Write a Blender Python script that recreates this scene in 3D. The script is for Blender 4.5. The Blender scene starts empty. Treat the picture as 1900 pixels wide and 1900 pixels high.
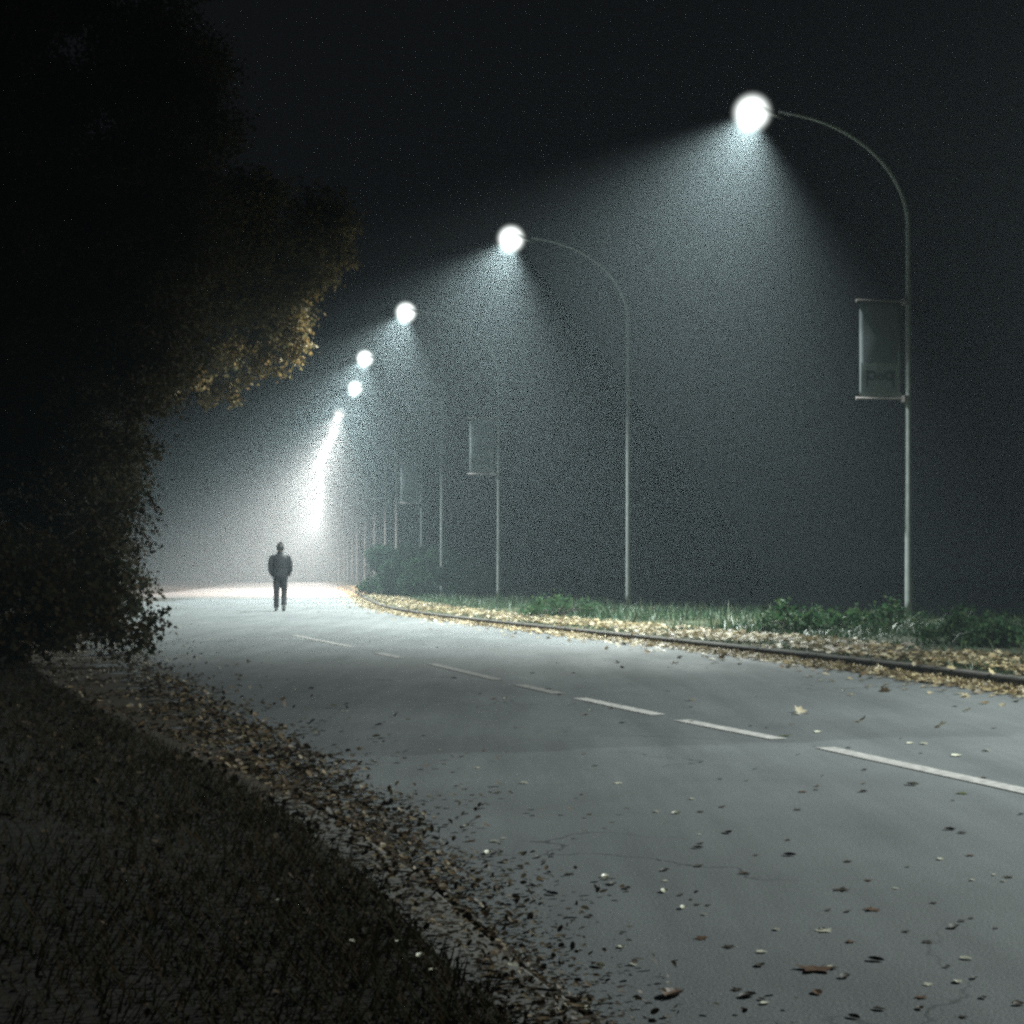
import bpy, bmesh, math, random
import numpy as np
from mathutils import Vector, Matrix
R = math.radians
random.seed(7); rng = np.random.default_rng(7)
S = bpy.context.scene
C = S.collection

# ---------------------------------------------------------------- camera, world, exposure
F = 3000.0            # focal length in photograph pixels (1900 wide)
HC = 0.85             # eye height
HOR = 1068.0          # horizon row
cd = bpy.data.cameras.new('camera'); cam = bpy.data.objects.new('camera', cd); C.objects.link(cam)
cam.location = (0, 0, HC); cam.rotation_euler = (R(90), 0, 0)
cd.sensor_width = 36; cd.lens = F / 1900 * 36
cd.shift_x = 0.0; cd.shift_y = (HOR - 950) / 1900
cd.clip_start = 0.05; cd.clip_end = 3000
S.camera = cam
w = bpy.data.worlds.new('World'); S.world = w; w.use_nodes = True
wn = w.node_tree.nodes; wl = w.node_tree.links
bg = wn['Background']
sky = wn.new('ShaderNodeTexSky'); sky.sky_type = 'NISHITA'; sky.sun_disc = False
sky.sun_elevation = R(-8); sky.sun_rotation = R(200)
mx = wn.new('ShaderNodeMixRGB'); mx.inputs[0].default_value = 0.9
mx.inputs[2].default_value = (0.0046, 0.0053, 0.0062, 1)      # faint overcast skyglow
wl.new(sky.outputs[0], mx.inputs[1]); wl.new(mx.outputs[0], bg.inputs[0])
bg.inputs[1].default_value = 1.0
S.view_settings.view_transform = 'Standard'; S.view_settings.look = 'None'
S.view_settings.exposure = 0; S.view_settings.gamma = 1
S.render.engine = 'CYCLES'
S.cycles.use_denoising = False        # sensor grain of a night exposure
S.cycles.volume_bounces = 0
S.cycles.max_bounces = 5
S.cycles.diffuse_bounces = 2
S.cycles.sample_clamp_indirect = 0.35
S.cycles.sample_clamp_direct = 12.0
S.cycles.use_adaptive_sampling = False
S.cycles.pixel_filter_type = 'BLACKMAN_HARRIS'; S.cycles.filter_width = 2.7     # a soft phone lens
LAMP_W = 16000.0
CONE = 112
LAMP_COL = (.91, 1.0, 0.95)
FOG = 0.0024
FOG_G = 0.2

# ---------------------------------------------------------------- helpers
def gp(px, py, z=0.0):
    """photograph pixel -> point on the plane at height z"""
    Z = (HC - z) * F / (py - HOR)
    return Vector(((px - 950) * Z / F, Z, z))
def at(px, py, Y):
    return Vector(((px - 950) * Y / F, Y, HC + (HOR - py) * Y / F))

def props(o, label=None, cat=None, group=None, kind=None):
    if label: o['label'] = label
    if cat: o['category'] = cat
    if group: o['group'] = group
    if kind: o['kind'] = kind
    return o
def link(name, me, mat=None, parent=None, smooth=False):
    o = bpy.data.objects.new(name, me); C.objects.link(o)
    if mat is not None and not me.materials: me.materials.append(mat)
    if parent is not None: o.parent = parent
    if smooth: me.polygons.foreach_set('use_smooth', np.ones(len(me.polygons), bool))
    return o
def empty(name, loc=(0, 0, 0), rz=0.0):
    o = bpy.data.objects.new(name, None); C.objects.link(o); o.location = loc; o.rotation_euler.z = rz
    o.empty_display_size = 0.2
    return o
def mesh(name, V, Fc):
    me = bpy.data.meshes.new(name); me.from_pydata([tuple(v) for v in V], [], Fc); me.update(); return me
def mesh_np(name, V, Fa):
    """V (n,3), Fa (m,k) int"""
    me = bpy.data.meshes.new(name); m, k = Fa.shape
    me.vertices.add(len(V)); me.vertices.foreach_set('co', np.asarray(V, np.float32).ravel())
    me.loops.add(m * k); me.loops.foreach_set('vertex_index', Fa.astype(np.int32).ravel())
    me.polygons.add(m); me.polygons.foreach_set('loop_start', np.arange(0, m * k, k, dtype=np.int32))
    me.polygons.foreach_set('loop_total', np.full(m, k, np.int32))
    me.update(calc_edges=True); me.validate(); return me
class MB:
    def __init__(s): s.V = []; s.F = []
    def add(s, V, Fc):
        b = len(s.V); s.V += [tuple(v) for v in V]; s.F += [tuple(i + b for i in f) for f in Fc]
    def box(s, c, d, rz=0.0):
        cx, cy, cz = c; dx, dy, dz = [q / 2 for q in d]; ca, sa = math.cos(rz), math.sin(rz)
        V = []
        for z in (-dz, dz):
            for x, y in ((-dx, -dy), (dx, -dy), (dx, dy), (-dx, dy)):
                V.append((cx + x * ca - y * sa, cy + x * sa + y * ca, cz + z))
        s.add(V, [(3, 2, 1, 0), (4, 5, 6, 7), (0, 1, 5, 4), (1, 2, 6, 5), (2, 3, 7, 6), (3, 0, 4, 7)])
    def tube(s, pts, rad, n=8, caps=True):
        pts = [Vector(p) for p in pts]; m = len(pts)
        if not hasattr(rad, '__len__'): rad = [rad] * m
        b = len(s.V); up = None
        for i, p in enumerate(pts):
            d = (pts[min(i + 1, m - 1)] - pts[max(i - 1, 0)]).normalized()
            if up is None: up = Vector((0, 0, 1)) if abs(d.z) < .9 else Vector((0, 1, 0))
            a = d.cross(up).normalized(); c = a.cross(d).normalized(); up = c
            for k in range(n):
                t = 2 * math.pi * k / n
                s.V.append(tuple(p + (a * math.cos(t) + c * math.sin(t)) * rad[i]))
        for i in range(m - 1):
            for k in range(n):
                k2 = (k + 1) % n
                s.F.append((b + i * n + k, b + i * n + k2, b + (i + 1) * n + k2, b + (i + 1) * n + k))
        if caps:
            s.F.append(tuple(b + k for k in range(n))[::-1]); s.F.append(tuple(b + (m - 1) * n + k for k in range(n)))
    def rings(s, R_, close=True):
        """list of rings (same count) lofted"""
        b = len(s.V); n = len(R_[0])
        for r in R_: s.V += [tuple(p) for p in r]
        for i in range(len(R_) - 1):
            for k in range(n):
                k2 = (k + 1) % n
                s.F.append((b + i * n + k, b + i * n + k2, b + (i + 1) * n + k2, b + (i + 1) * n + k))
        if close:
            s.F.append(tuple(b + k for k in range(n))[::-1]); s.F.append(tuple(b + (len(R_) - 1) * n + k for k in range(n)))
    def build(s, name, mat, parent=None, smooth=False):
        return link(name, mesh(name, s.V, s.F), mat, parent, smooth)

# ---------------------------------------------------------------- materials
def mat(name, col=(.5, .5, .5), rough=.6, metal=0.0, spec=.5, noise=None, ramp=None, bump=None, trans=0.0, island=None, sub=None):
    m = bpy.data.materials.new(name); m.use_nodes = True; nt = m.node_tree; N = nt.nodes; L = nt.links
    b = N['Principled BSDF']; b.inputs['Base Color'].default_value = (*col, 1); b.inputs['Roughness'].default_value = rough
    b.inputs['Metallic'].default_value = metal; b.inputs['Specular IOR Level'].default_value = spec
    tc = N.new('ShaderNodeTexCoord')
    src = None
    if noise:                                    # (scale, col2)
        n = N.new('ShaderNodeTexNoise'); n.inputs['Scale'].default_value = noise[0]; n.inputs['Detail'].default_value = 6
        L.new(tc.outputs['Object'], n.inputs['Vector'])
        cr = N.new('ShaderNodeValToRGB'); cr.color_ramp.elements[0].position = .35; cr.color_ramp.elements[1].position = .68
        cr.color_ramp.elements[0].color = (*col, 1); cr.color_ramp.elements[1].color = (*noise[1], 1)
        L.new(n.outputs['Fac'], cr.inputs[0]); src = cr.outputs[0]
    if island:                                   # list of colours picked per leaf
        g = N.new('ShaderNodeNewGeometry'); cr = N.new('ShaderNodeValToRGB'); cr.color_ramp.interpolation = 'CONSTANT'
        e = cr.color_ramp.elements
        for i, c in enumerate(island):
            el = e[i] if i < 2 else e.new(i / len(island))
            el.position = i / len(island); el.color = (*c, 1)
        L.new(g.outputs['Random Per Island'], cr.inputs[0]); src = cr.outputs[0]
    if src is not None: L.new(src, b.inputs['Base Color'])
    if bump:
        n2 = N.new('ShaderNodeTexNoise'); n2.inputs['Scale'].default_value = bump[0]; n2.inputs['Detail'].default_value = 5
        L.new(tc.outputs['Object'], n2.inputs['Vector'])
        bp = N.new('ShaderNodeBump'); bp.inputs['Strength'].default_value = bump[1]; bp.inputs['Distance'].default_value = bump[2] if len(bump) > 2 else .01
        L.new(n2.outputs['Fac'], bp.inputs['Height']); L.new(bp.outputs[0], b.inputs['Normal'])
    if trans:
        t = N.new('ShaderNodeBsdfTranslucent'); ms = N.new('ShaderNodeMixShader'); ms.inputs[0].default_value = trans
        if src is not None: L.new(src, t.inputs[0])
        else: t.inputs[0].default_value = (*col, 1)
        L.new(b.outputs[0], ms.inputs[1]); L.new(t.outputs[0], ms.inputs[2]); L.new(ms.outputs[0], N['Material Output'].inputs[0])
    return m

def asphalt():
    m = bpy.data.materials.new('damp_asphalt'); m.use_nodes = True; nt = m.node_tree; N = nt.nodes; L = nt.links
    b = N['Principled BSDF']; tc = N.new('ShaderNodeTexCoord')
    def noise(scale, det=5, stretch=None, rough=.5):
        n = N.new('ShaderNodeTexNoise'); n.inputs['Scale'].default_value = scale; n.inputs['Detail'].default_value = det
        n.inputs['Roughness'].default_value = rough
        if stretch:
            mp = N.new('ShaderNodeMapping'); mp.inputs['Scale'].default_value = stretch; mp.inputs['Rotation'].default_value = (0, 0, R(-16))
            L.new(tc.outputs['Object'], mp.inputs[0]); L.new(mp.outputs[0], n.inputs['Vector'])
        else: L.new(tc.outputs['Object'], n.inputs['Vector'])
        return n.outputs['Fac']
    def mapr(f, a, b_, c, d):
        q = N.new('ShaderNodeMapRange'); q.inputs[1].default_value = a; q.inputs[2].default_value = b_; q.inputs[3].default_value = c; q.inputs[4].default_value = d
        L.new(f, q.inputs[0]); return q.outputs[0]
    def mul(a, c):
        q = N.new('ShaderNodeMath'); q.operation = 'MULTIPLY'; L.new(a, q.inputs[0])
        if isinstance(c, float): q.inputs[1].default_value = c
        else: L.new(c, q.inputs[1])
        return q.outputs[0]
    grain = mapr(noise(150, 4, None, .75), .3, .7, .45, 1.6)
    blot = mapr(noise(.7, 7, None, .65), .3, .7, .86, 1.12)
    streak = mapr(noise(1.6, 7, (1.8, .16, 1), .65), .35, .65, .84, 1.14)
    # asphalt paler on the near side of a wavy line across the road
    sep = N.new('ShaderNodeSeparateXYZ'); L.new(tc.outputs['Object'], sep.inputs[0])
    e = N.new('ShaderNodeMath'); e.operation = 'MULTIPLY_ADD'; L.new(sep.outputs[0], e.inputs[0]); e.inputs[1].default_value = -0.32; L.new(sep.outputs[1], e.inputs[2])
    wob = mapr(noise(2.2, 3), .3, .7, -.09, .09)
    ad = N.new('ShaderNodeMath'); ad.operation = 'ADD'; L.new(e.outputs[0], ad.inputs[0]); L.new(wob, ad.inputs[1])
    tone_step = mapr(ad.outputs[0], 7.76, 7.84, 1.0, .80)
    vo = N.new('ShaderNodeTexVoronoi'); vo.feature = 'DISTANCE_TO_EDGE'; vo.inputs['Scale'].default_value = .55
    wv = N.new('ShaderNodeVectorMath'); wv.operation = 'ADD'; nz = N.new('ShaderNodeTexNoise'); nz.inputs['Scale'].default_value = 1.8; nz.inputs['Detail'].default_value = 5
    L.new(tc.outputs['Object'], nz.inputs['Vector']); L.new(tc.outputs['Object'], wv.inputs[0]); L.new(nz.outputs['Color'], wv.inputs[1]); L.new(wv.outputs[0], vo.inputs['Vector'])
    crack = mapr(vo.outputs['Distance'], .001, .006, .35, 1.0)
    pres = mapr(noise(.35, 2), .50, .56, 0.0, 1.0)
    cmx = N.new('ShaderNodeMix'); L.new(pres, cmx.inputs[0]); cmx.inputs[2].default_value = 1.0; L.new(crack, cmx.inputs[3])
    v = mul(mul(mul(mul(grain, blot), streak), tone_step), cmx.outputs[0])
    cm = N.new('ShaderNodeVectorMath'); cm.operation = 'SCALE'; cm.inputs[0].default_value = (.155, .168, .172); L.new(v, cm.inputs[3])
    L.new(cm.outputs[0], b.inputs['Base Color'])
    rg = mapr(noise(1.3, 5, (1.5, .3, 1)), .3, .7, .55, .78)
    L.new(rg, b.inputs['Roughness']); b.inputs['Specular IOR Level'].default_value = .35
    bp = N.new('ShaderNodeBump'); bp.inputs['Strength'].default_value = .5; bp.inputs['Distance'].default_value = .006
    L.new(noise(120, 4, None, .7), bp.inputs['Height'])
    bp2 = N.new('ShaderNodeBump'); bp2.inputs['Strength'].default_value = .25; bp2.inputs['Distance'].default_value = .012
    L.new(noise(5, 6), bp2.inputs['Height']); L.new(bp.outputs[0], bp2.inputs['Normal']); L.new(bp2.outputs[0], b.inputs['Normal'])
    return m
M = {}
M['asphalt'] = asphalt()
M['soil'] = mat('dark_soil', (.007, .006, .004), .95, noise=(1.2, (.014, .011, .007)), bump=(9, .6, .03))
M['mulch'] = mat('shade_leaf_mulch', (.022, .016, .010), .95, noise=(18, (.05, .037, .024)), bump=(60, .8, .01))  # mulch layer added to darken the left edge where little light falls
M['grassbed'] = mat('verge_turf', (.020, .028, .010), .95, noise=(2.5, (.045, .05, .02)), bump=(30, .8, .02))
M['kerb'] = mat('kerb_concrete', (.10, .10, .095), .85, noise=(6, (.18, .175, .16)), bump=(60, .4, .004))
M['kerb_shaded'] = mat('shaded_kerb_concrete', (.05, .048, .04), .9, noise=(5, (.10, .09, .085)), bump=(60, .4, .004))  # kerb face shade from the lamps behind is put into the colour
M['paint_ghost'] = mat('ghost_road_paint', (.26, .27, .27), .65, noise=(9, (.36, .37, .37)))
M['paint_worn'] = mat('worn_road_paint', (.34, .33, .32), .65, noise=(16, (.16, .155, .15)), bump=(120, .4, .003))
M['paint'] = mat('road_paint', (.62, .60, .58), .6, noise=(22, (.34, .33, .32)), bump=(120, .4, .003))
M['steel'] = mat('galvanised_steel', (.24, .27, .27), .6, 0, noise=(8, (.34, .37, .37)))
M['head'] = mat('lamp_housing', (.16, .17, .17), .5, .5)
M['cloth'] = mat('banner_cloth', (.10, .12, .13), .7, noise=(3, (.14, .165, .175)), trans=.02)
M['cloth_pale'] = mat('banner_pale_print', (.42, .46, .44), .7, trans=.2)
M['cloth_mid'] = mat('banner_mid_print', (.32, .38, .38), .7, trans=.2)
M['cloth_dark'] = mat('banner_dark_print', (.012, .014, .018), .7)
M['bracket'] = mat('bracket_metal', (.45, .40, .40), .4, .6)
M['bark'] = mat('bark', (.030, .024, .018), .9, noise=(12, (.06, .05, .038)), bump=(30, .8, .02))
M['leaf_gold_lit'] = mat('leaf_gold_lit', island=[(.26, .18, .07), (.22, .17, .065), (.34, .25, .11), (.17, .14, .055), (.25, .15, .055)], rough=.5, trans=.4)  # lamplight on the lowest boughs is put into this leaf colour
M['leaf_olive_shaded'] = mat('leaf_olive_shaded', island=[(.075, .060, .022), (.055, .055, .022), (.10, .072, .028), (.05, .045, .018), (.085, .055, .022)], rough=.7, trans=.3, spec=.15)  # same tree's upper leaves, shade above the beams put into the colour
M['leaf_brown'] = mat('leaf_brown', island=[(.034, .024, .010), (.024, .026, .010), (.045, .028, .012), (.018, .02, .008)], rough=.8, trans=.3, spec=.08)
M['leaf_green'] = mat('leaf_green', island=[(.035, .09, .038), (.05, .11, .045), (.03, .075, .035), (.06, .10, .035)], rough=.7, trans=.35, spec=.15)
M['leaf_hedge'] = mat('leaf_hedge', island=[(.015, .035, .018), (.02, .045, .02), (.012, .03, .018)], rough=.8, trans=.25, spec=.08)
M['grass'] = mat('grass_blade', island=[(.03, .075, .035), (.045, .09, .04), (.025, .06, .032), (.06, .075, .03)], rough=.5, trans=.3)
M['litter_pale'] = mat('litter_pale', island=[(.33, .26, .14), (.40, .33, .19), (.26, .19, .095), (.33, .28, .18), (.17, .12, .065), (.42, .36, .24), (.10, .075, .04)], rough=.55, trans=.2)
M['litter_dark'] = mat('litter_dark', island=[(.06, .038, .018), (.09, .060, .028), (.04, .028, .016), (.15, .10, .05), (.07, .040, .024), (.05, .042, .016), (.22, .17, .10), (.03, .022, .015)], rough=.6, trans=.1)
M['litter_shaded'] = mat('litter_shaded', island=[(.016, .011, .006), (.03, .019, .010), (.01, .009, .006), (.045, .028, .014), (.02, .016, .008), (.012, .012, .006), (.07, .05, .03), (.014, .010, .008)], rough=.8, spec=.2)  # darker copy of the road litter, verge shade put into the colour
M['l_pale'] = mat('fallen_leaf_pale', (.62, .60, .46), .4, noise=(40, (.75, .74, .62)))
M['l_dark'] = mat('fallen_leaf_dark', (.022, .016, .010), .6, noise=(40, (.04, .028, .016)))
M['l_brown'] = mat('fallen_leaf_brown', (.085, .040, .016), .6, noise=(40, (.13, .065, .028)))
M['l_green'] = mat('fallen_leaf_green', (.07, .085, .02), .5, noise=(40, (.11, .12, .03)))
M['skin'] = mat('skin', (.42, .28, .21), .5)
M['jacket'] = mat('dark_jacket', (.008, .008, .012), .8, noise=(30, (.013, .013, .017)))
M['jeans'] = mat('dark_trousers', (.008, .007, .011), .85, noise=(60, (.013, .012, .016)))
M['shoe'] = mat('grey_shoe', (.07, .07, .07), .6); M['sole'] = mat('shoe_sole', (.30, .30, .28), .7)
M['hair'] = mat('dark_hair', (.012, .010, .010), .6)
# lamp glow sphere: added emissive volume imitating halation, brightest at its core
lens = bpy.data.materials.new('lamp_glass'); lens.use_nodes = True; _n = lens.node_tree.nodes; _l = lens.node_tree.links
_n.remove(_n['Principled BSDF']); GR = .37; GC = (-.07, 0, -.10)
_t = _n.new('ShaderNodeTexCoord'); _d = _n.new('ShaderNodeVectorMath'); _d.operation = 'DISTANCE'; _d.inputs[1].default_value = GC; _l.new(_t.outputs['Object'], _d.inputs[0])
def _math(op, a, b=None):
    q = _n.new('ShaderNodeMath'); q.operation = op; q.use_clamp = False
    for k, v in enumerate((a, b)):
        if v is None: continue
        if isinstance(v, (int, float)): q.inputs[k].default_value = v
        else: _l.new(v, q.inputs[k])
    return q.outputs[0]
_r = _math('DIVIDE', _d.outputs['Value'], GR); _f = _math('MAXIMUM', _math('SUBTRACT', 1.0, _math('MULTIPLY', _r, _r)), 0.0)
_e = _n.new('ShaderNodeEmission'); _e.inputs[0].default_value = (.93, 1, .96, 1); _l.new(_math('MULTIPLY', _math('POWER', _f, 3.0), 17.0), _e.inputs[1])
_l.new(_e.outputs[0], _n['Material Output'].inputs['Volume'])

# ---------------------------------------------------------------- road plan (X as a function of depth Y)
KR = [(-12, 9.6), (-4, 8.0), (3, 5.95), (8, 4.80), (11.97, 3.79), (14, 3.38), (15.9, 2.90), (18.75, 2.16), (24.8, .45), (29.3, -.78), (34, -1.95), (40.5, -3.15),
      (52, -4.62), (67, -6.35), (100, -10.25), (145, -15.8), (188, -21.5), (225, -27.6), (260, -36), (390, -80)]
KL = [(-12, 2.6), (-4, 1.35), (0, .68), (3.06, .143), (3.53, .0), (4.38, -.22), (5.4, -.56), (8, -1.62), (11, -2.85), (18, -5.3), (26, -8.0), (36, -10.8),
      (52, -13.6), (67, -15.5), (100, -19.5), (145, -26), (188, -32.5), (225, -39), (260, -47), (390, -92)]
def curve(T):
    ys = np.array([a for a, _ in T]); xs = np.array([b for _, b in T])
    d = np.gradient(xs, ys)
    def f(y):
        y = np.asarray(y, float); i = np.clip(np.searchsorted(ys, y) - 1, 0, len(ys) - 2)
        h = ys[i + 1] - ys[i]; t = (y - ys[i]) / h
        return ((2*t**3-3*t**2+1)*xs[i] + (t**3-2*t**2+t)*h*d[i] + (-2*t**3+3*t**2)*xs[i+1] + (t**3-t**2)*h*d[i+1])
    return f
xr, xl = curve(KR), curve(KL)
def nrm(f, y):
    """unit normal pointing +X, and slope"""
    s = float(f(y + .2) - f(y - .2)) / .4
    n = Vector((1, -s, 0)).normalized(); return n
ys = np.concatenate([np.arange(-12, 60, .5), np.arange(60, 390, 3.0)])

# ground sheet
g = MB(); g.add([(-500, -100, -.12), (500, -100, -.12), (500, 900, -.12), (-500, 900, -.12)], [(0, 1, 2, 3)])
props(g.build('ground', M['soil']), kind='structure')
# carriageway
V = []; Fc = []; K = 12
for y in ys:
    a, b = float(xl(y)) , float(xr(y))
    for k in range(K + 1): V.append((a + (b - a) * k / K, y, 0.0))
for i in range(len(ys) - 1):
    for k in range(K):
        q = i * (K + 1) + k; Fc.append((q, q + 1, q + K + 2, q + K + 1))
props(link('road', mesh('road', V, Fc), M['asphalt']), kind='structure')
# strips lofted along a kerb line: profile [(offset along normal, z)]
def strip(name, f, sgn, prof, m, zn=None, ymax=1e9):
    V = []; n = len(prof); yq = [y for y in ys if y < ymax]
    for y in yq:
        nv = nrm(f, y) * sgn; x = float(f(y))
        for o, z in prof:
            zz = z if zn is None else z + zn(x + nv.x * o, y + nv.y * o, o)
            V.append((x + nv.x * o, y + nv.y * o, zz))
    Fc = []
    for i in range(len(yq) - 1):
        for k in range(n - 1):
            q = i * n + k; fc = (q, q + 1, q + n + 1, q + n); Fc.append(fc if sgn > 0 else fc[::-1])
    o = link(name, mesh(name, V, Fc), m); props(o, kind='structure'); return o
KH = .085
strip('right_kerb', xr, 1, [(0, -.05), (.012, KH - .012), (.03, KH), (.14, KH), (.145, -.05)], M['kerb_shaded'])
strip('left_kerb', xl, -1, [(0, -.05), (.010, .022), (.03, .034), (.17, .034), (.175, -.05)], M['kerb'], None, 6.4)
def bumpy(x, y, o): 
    return (.02 * math.sin(x * 3.1 + y * 1.3) + .015 * math.sin(y * 2.7 - x)) * min(1, max(0, (o - .16) * 2))
def vz(o):                         # verge height behind the right kerb
    return KH - .01 + .02 * min(o, 3)
strip('right_verge', xr, 1, [(.147, vz(.147)), (.4, vz(.4)), (.8, vz(.8)), (1.4, vz(1.4)), (2.2, vz(2.2)), (3.5, vz(3)), (6, vz(3)), (12, vz(3)), (40, .05)], M['grassbed'], bumpy)
strip('left_verge', xl, -1, [(0, -.02), (.02, .006), (.10, .016), (.172, .030), (.182, .041), (.24, .052), (.5, .058), (1, .075), (2, .12), (4, .22), (8, .35), (20, .4), (50, .2)], M['soil'], bumpy)

# centre-line dashes: each is its own strip of paint
DASH = [((1985, 1487), (1530, 1388)), ((1445, 1372), (1265, 1337)), ((1222, 1327), (1075, 1296)), ((1038, 1288), (962, 1271)), ((925, 1262), (800, 1232)), ((745, 1221), (700, 1212)), ((655, 1201), (545, 1179))]
roadroot = bpy.data.objects['road']
DASH_N = len(DASH); 
for i, (a, b) in enumerate(DASH):
    A, B = gp(*a), gp(*b); d = (B - A).normalized(); nn = Vector((-d.y, d.x, 0)) * (.052 if i < DASH_N else .009)
    P = []; n = 14
    for k in range(n + 1):
        c = A.lerp(B, k / n); c.z = .004
        j1, j2 = [1 + .10 * (random.random() - .5) for _ in (0, 1)]
        P += [c + nn * j1, c - nn * j2]
    Fc = [(2*k, 2*k+1, 2*k+3, 2*k+2) for k in range(n)]
    o = link('lane_dash' if i < DASH_N else 'faded_line', mesh('lane_dash', P, [f[::-1] for f in Fc]), M['paint'] if i < 3 else M['paint_worn'] if i < DASH_N else M['paint_ghost'], roadroot)

# ---------------------------------------------------------------- street lamps
LY = [205, 440, 577, 663, 718, 767, 798, 822, 845, 862]
LX = [1407, 957, 760, 683, 664, 634, 624, 612, 602, 593]
spots = []
for px, py in zip(LX, LY):
    Y = 7.0 * F / (HOR - py); spots.append(((px - 950) * Y / F, Y))
spots = [(11.8, 9.4)] + spots + [(-13.1, 112), (-14.9, 127), (-17.1, 145), (-19.5, 165), (-22.4, 187)]
ARM = 2.36
def make_lamp():
    """built with the arm towards -X, origin at the pole's foot"""
    root = empty('street_lamp')
    b = MB(); b.box((0, 0, .012), (.36, .36, .024))
    for sx in (-1, 1):
        for sy in (-1, 1): b.tube([(sx*.13, sy*.13, .02), (sx*.13, sy*.13, .06)], .014, 6)
    b.build('base_plate', M['steel'], root)
    p = MB(); pts = [(0, 0, .025)] + [(0, 0, z) for z in (.4, 1.5, 3, 4.5, 6.1)]; rr = [.056, .055, .051, .047, .044, .040, .038]
    for k in range(1, 15):
        t = k / 14 * R(86); pts.append((-ARM * .93 * (1 - math.cos(t)), 0, 6.1 + 1.68 * math.sin(t))); rr.append(.037 - .0010 * k)
    p.tube(pts, rr, 14); p.build('pole', M['steel'], root, True)
    h = MB(); h.box((0.053, 0, .62), (.02, .07, .22)); h.build('access_door', M['head'], root)
    # luminaire housing: flattened shell
    rg = []; n = 18
    prof = [(.42, .035, .03), (.24, .06, .04), (.08, .09, .06), (-.07, .11, .07), (-.17, .09, .06), (-.22, .04, .03)]
    for x, wy, hz in prof:
        rg.append([(x, wy * math.cos(2*math.pi*k/n), hz * max(-.35, math.sin(2*math.pi*k/n))) for k in range(n)])
    hd = MB(); hd.rings(rg); ho = hd.build('lamp_head', M['head'], root, True)
    ho.location = (-ARM, 0, 7.82); ho.rotation_euler = (0, R(TILT), 0)
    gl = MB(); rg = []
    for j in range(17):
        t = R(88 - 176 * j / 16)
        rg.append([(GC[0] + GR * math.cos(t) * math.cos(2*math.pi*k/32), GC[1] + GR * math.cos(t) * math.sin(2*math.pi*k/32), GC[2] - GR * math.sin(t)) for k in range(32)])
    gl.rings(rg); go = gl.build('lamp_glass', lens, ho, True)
    ld = bpy.data.lights.new('lamp_light', 'SPOT'); ld.energy = LAMP_W; ld.color = LAMP_COL
    ld.spot_size = R(CONE); ld.spot_blend = 1.0; ld.shadow_soft_size = .07
    lo = bpy.data.objects.new('lamp_light', ld); C.objects.link(lo); lo.parent = ho; lo.location = (-.07, 0, -.12)
    return root
def copy_tree(o, parent=None):
    c = o.copy(); C.objects.link(c); c.parent = parent
    for ch in list(o.children): copy_tree(ch, c)
    return c
TILT = 20
proto = make_lamp()
ORD = ['eleventh', 'twelfth', 'thirteenth', 'fourteenth', 'fifteenth', 'sixteenth', 'seventeenth', 'eighteenth', 'nineteenth', 'twentieth', 'twenty-first', 'twenty-second', 'twenty-third', 'twenty-fourth', 'twenty-fifth', 'twenty-sixth']
LAB = ['lamp post out of view to the right, closest to the camera, lighting the near road',
       'tall curved street lamp at the right carrying the largest banner, its light highest and brightest',
       'second street lamp from the right, bare grey post without a banner, glowing white',
       'third street lamp from the right, carrying the smaller middle banner',
       'fourth street lamp from the right, slim bare post just left of the middle banner',
       'fifth street lamp from the right, carrying the small dim far banner',
       'bare street lamp just beyond the post with the far banner',
       'seventh street lamp from the right, faint post in the bright fog',
       'eighth street lamp from the right, faint post in the bright fog',
       'ninth street lamp from the right, nearly lost in the bright fog',
       'tenth street lamp from the right, small glow low in the fog']
lamps = []; warm = {}
for i, (x, y) in enumerate(spots):
    o = proto if i == 0 else copy_tree(proto)
    d = nrm(xr, min(y, 300)); ang = math.atan2(d.y, d.x) * .5
    o.rotation_euler.z = ang
    o.location = (x + ARM * math.cos(ang), y + ARM * math.sin(ang), 0.06)
    props(o, LAB[i] if i < len(LAB) else ORD[i - len(LAB)] + ' street lamp counted from the right, dissolved in glowing fog', 'street lamp', 'street lamps along the right kerb')
    lamps.append(o)
    if i == 0:                                   # nearest lamp, its power boosted to brighten the near road
        for hd_ in o.children:
            for l_ in hd_.children:
                if l_.type == 'LIGHT': near_light = (l_, l_.data)
    if i >= 6:                                   # far lamps tinted warm and boosted to add to the distant fog glow
        for hd_ in o.children:
            for l_ in hd_.children:
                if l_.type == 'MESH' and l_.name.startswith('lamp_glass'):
                    if 'halo' not in warm:
                        warm['halo'] = l_.data.copy(); dm = lens.copy(); dm.name = 'lamp_glass_old'; warm['halo'].materials[0] = dm
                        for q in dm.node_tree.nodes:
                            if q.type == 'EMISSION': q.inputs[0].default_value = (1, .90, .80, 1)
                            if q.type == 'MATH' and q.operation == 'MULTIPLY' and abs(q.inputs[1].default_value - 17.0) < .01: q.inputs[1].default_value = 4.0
                    l_.data = warm['halo']
                if l_.type == 'LIGHT': l_.data = warm.setdefault(l_.data.name, l_.data.copy()) if l_.data.name in ('lamp_light', 'bowl_glow') else l_.data; l_.data.color = (1, .84, .74); l_.data.energy = LAMP_W * 1.8

near_light[0].data = near_light[1].copy(); near_light[0].data.energy = LAMP_W * 1.3
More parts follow.
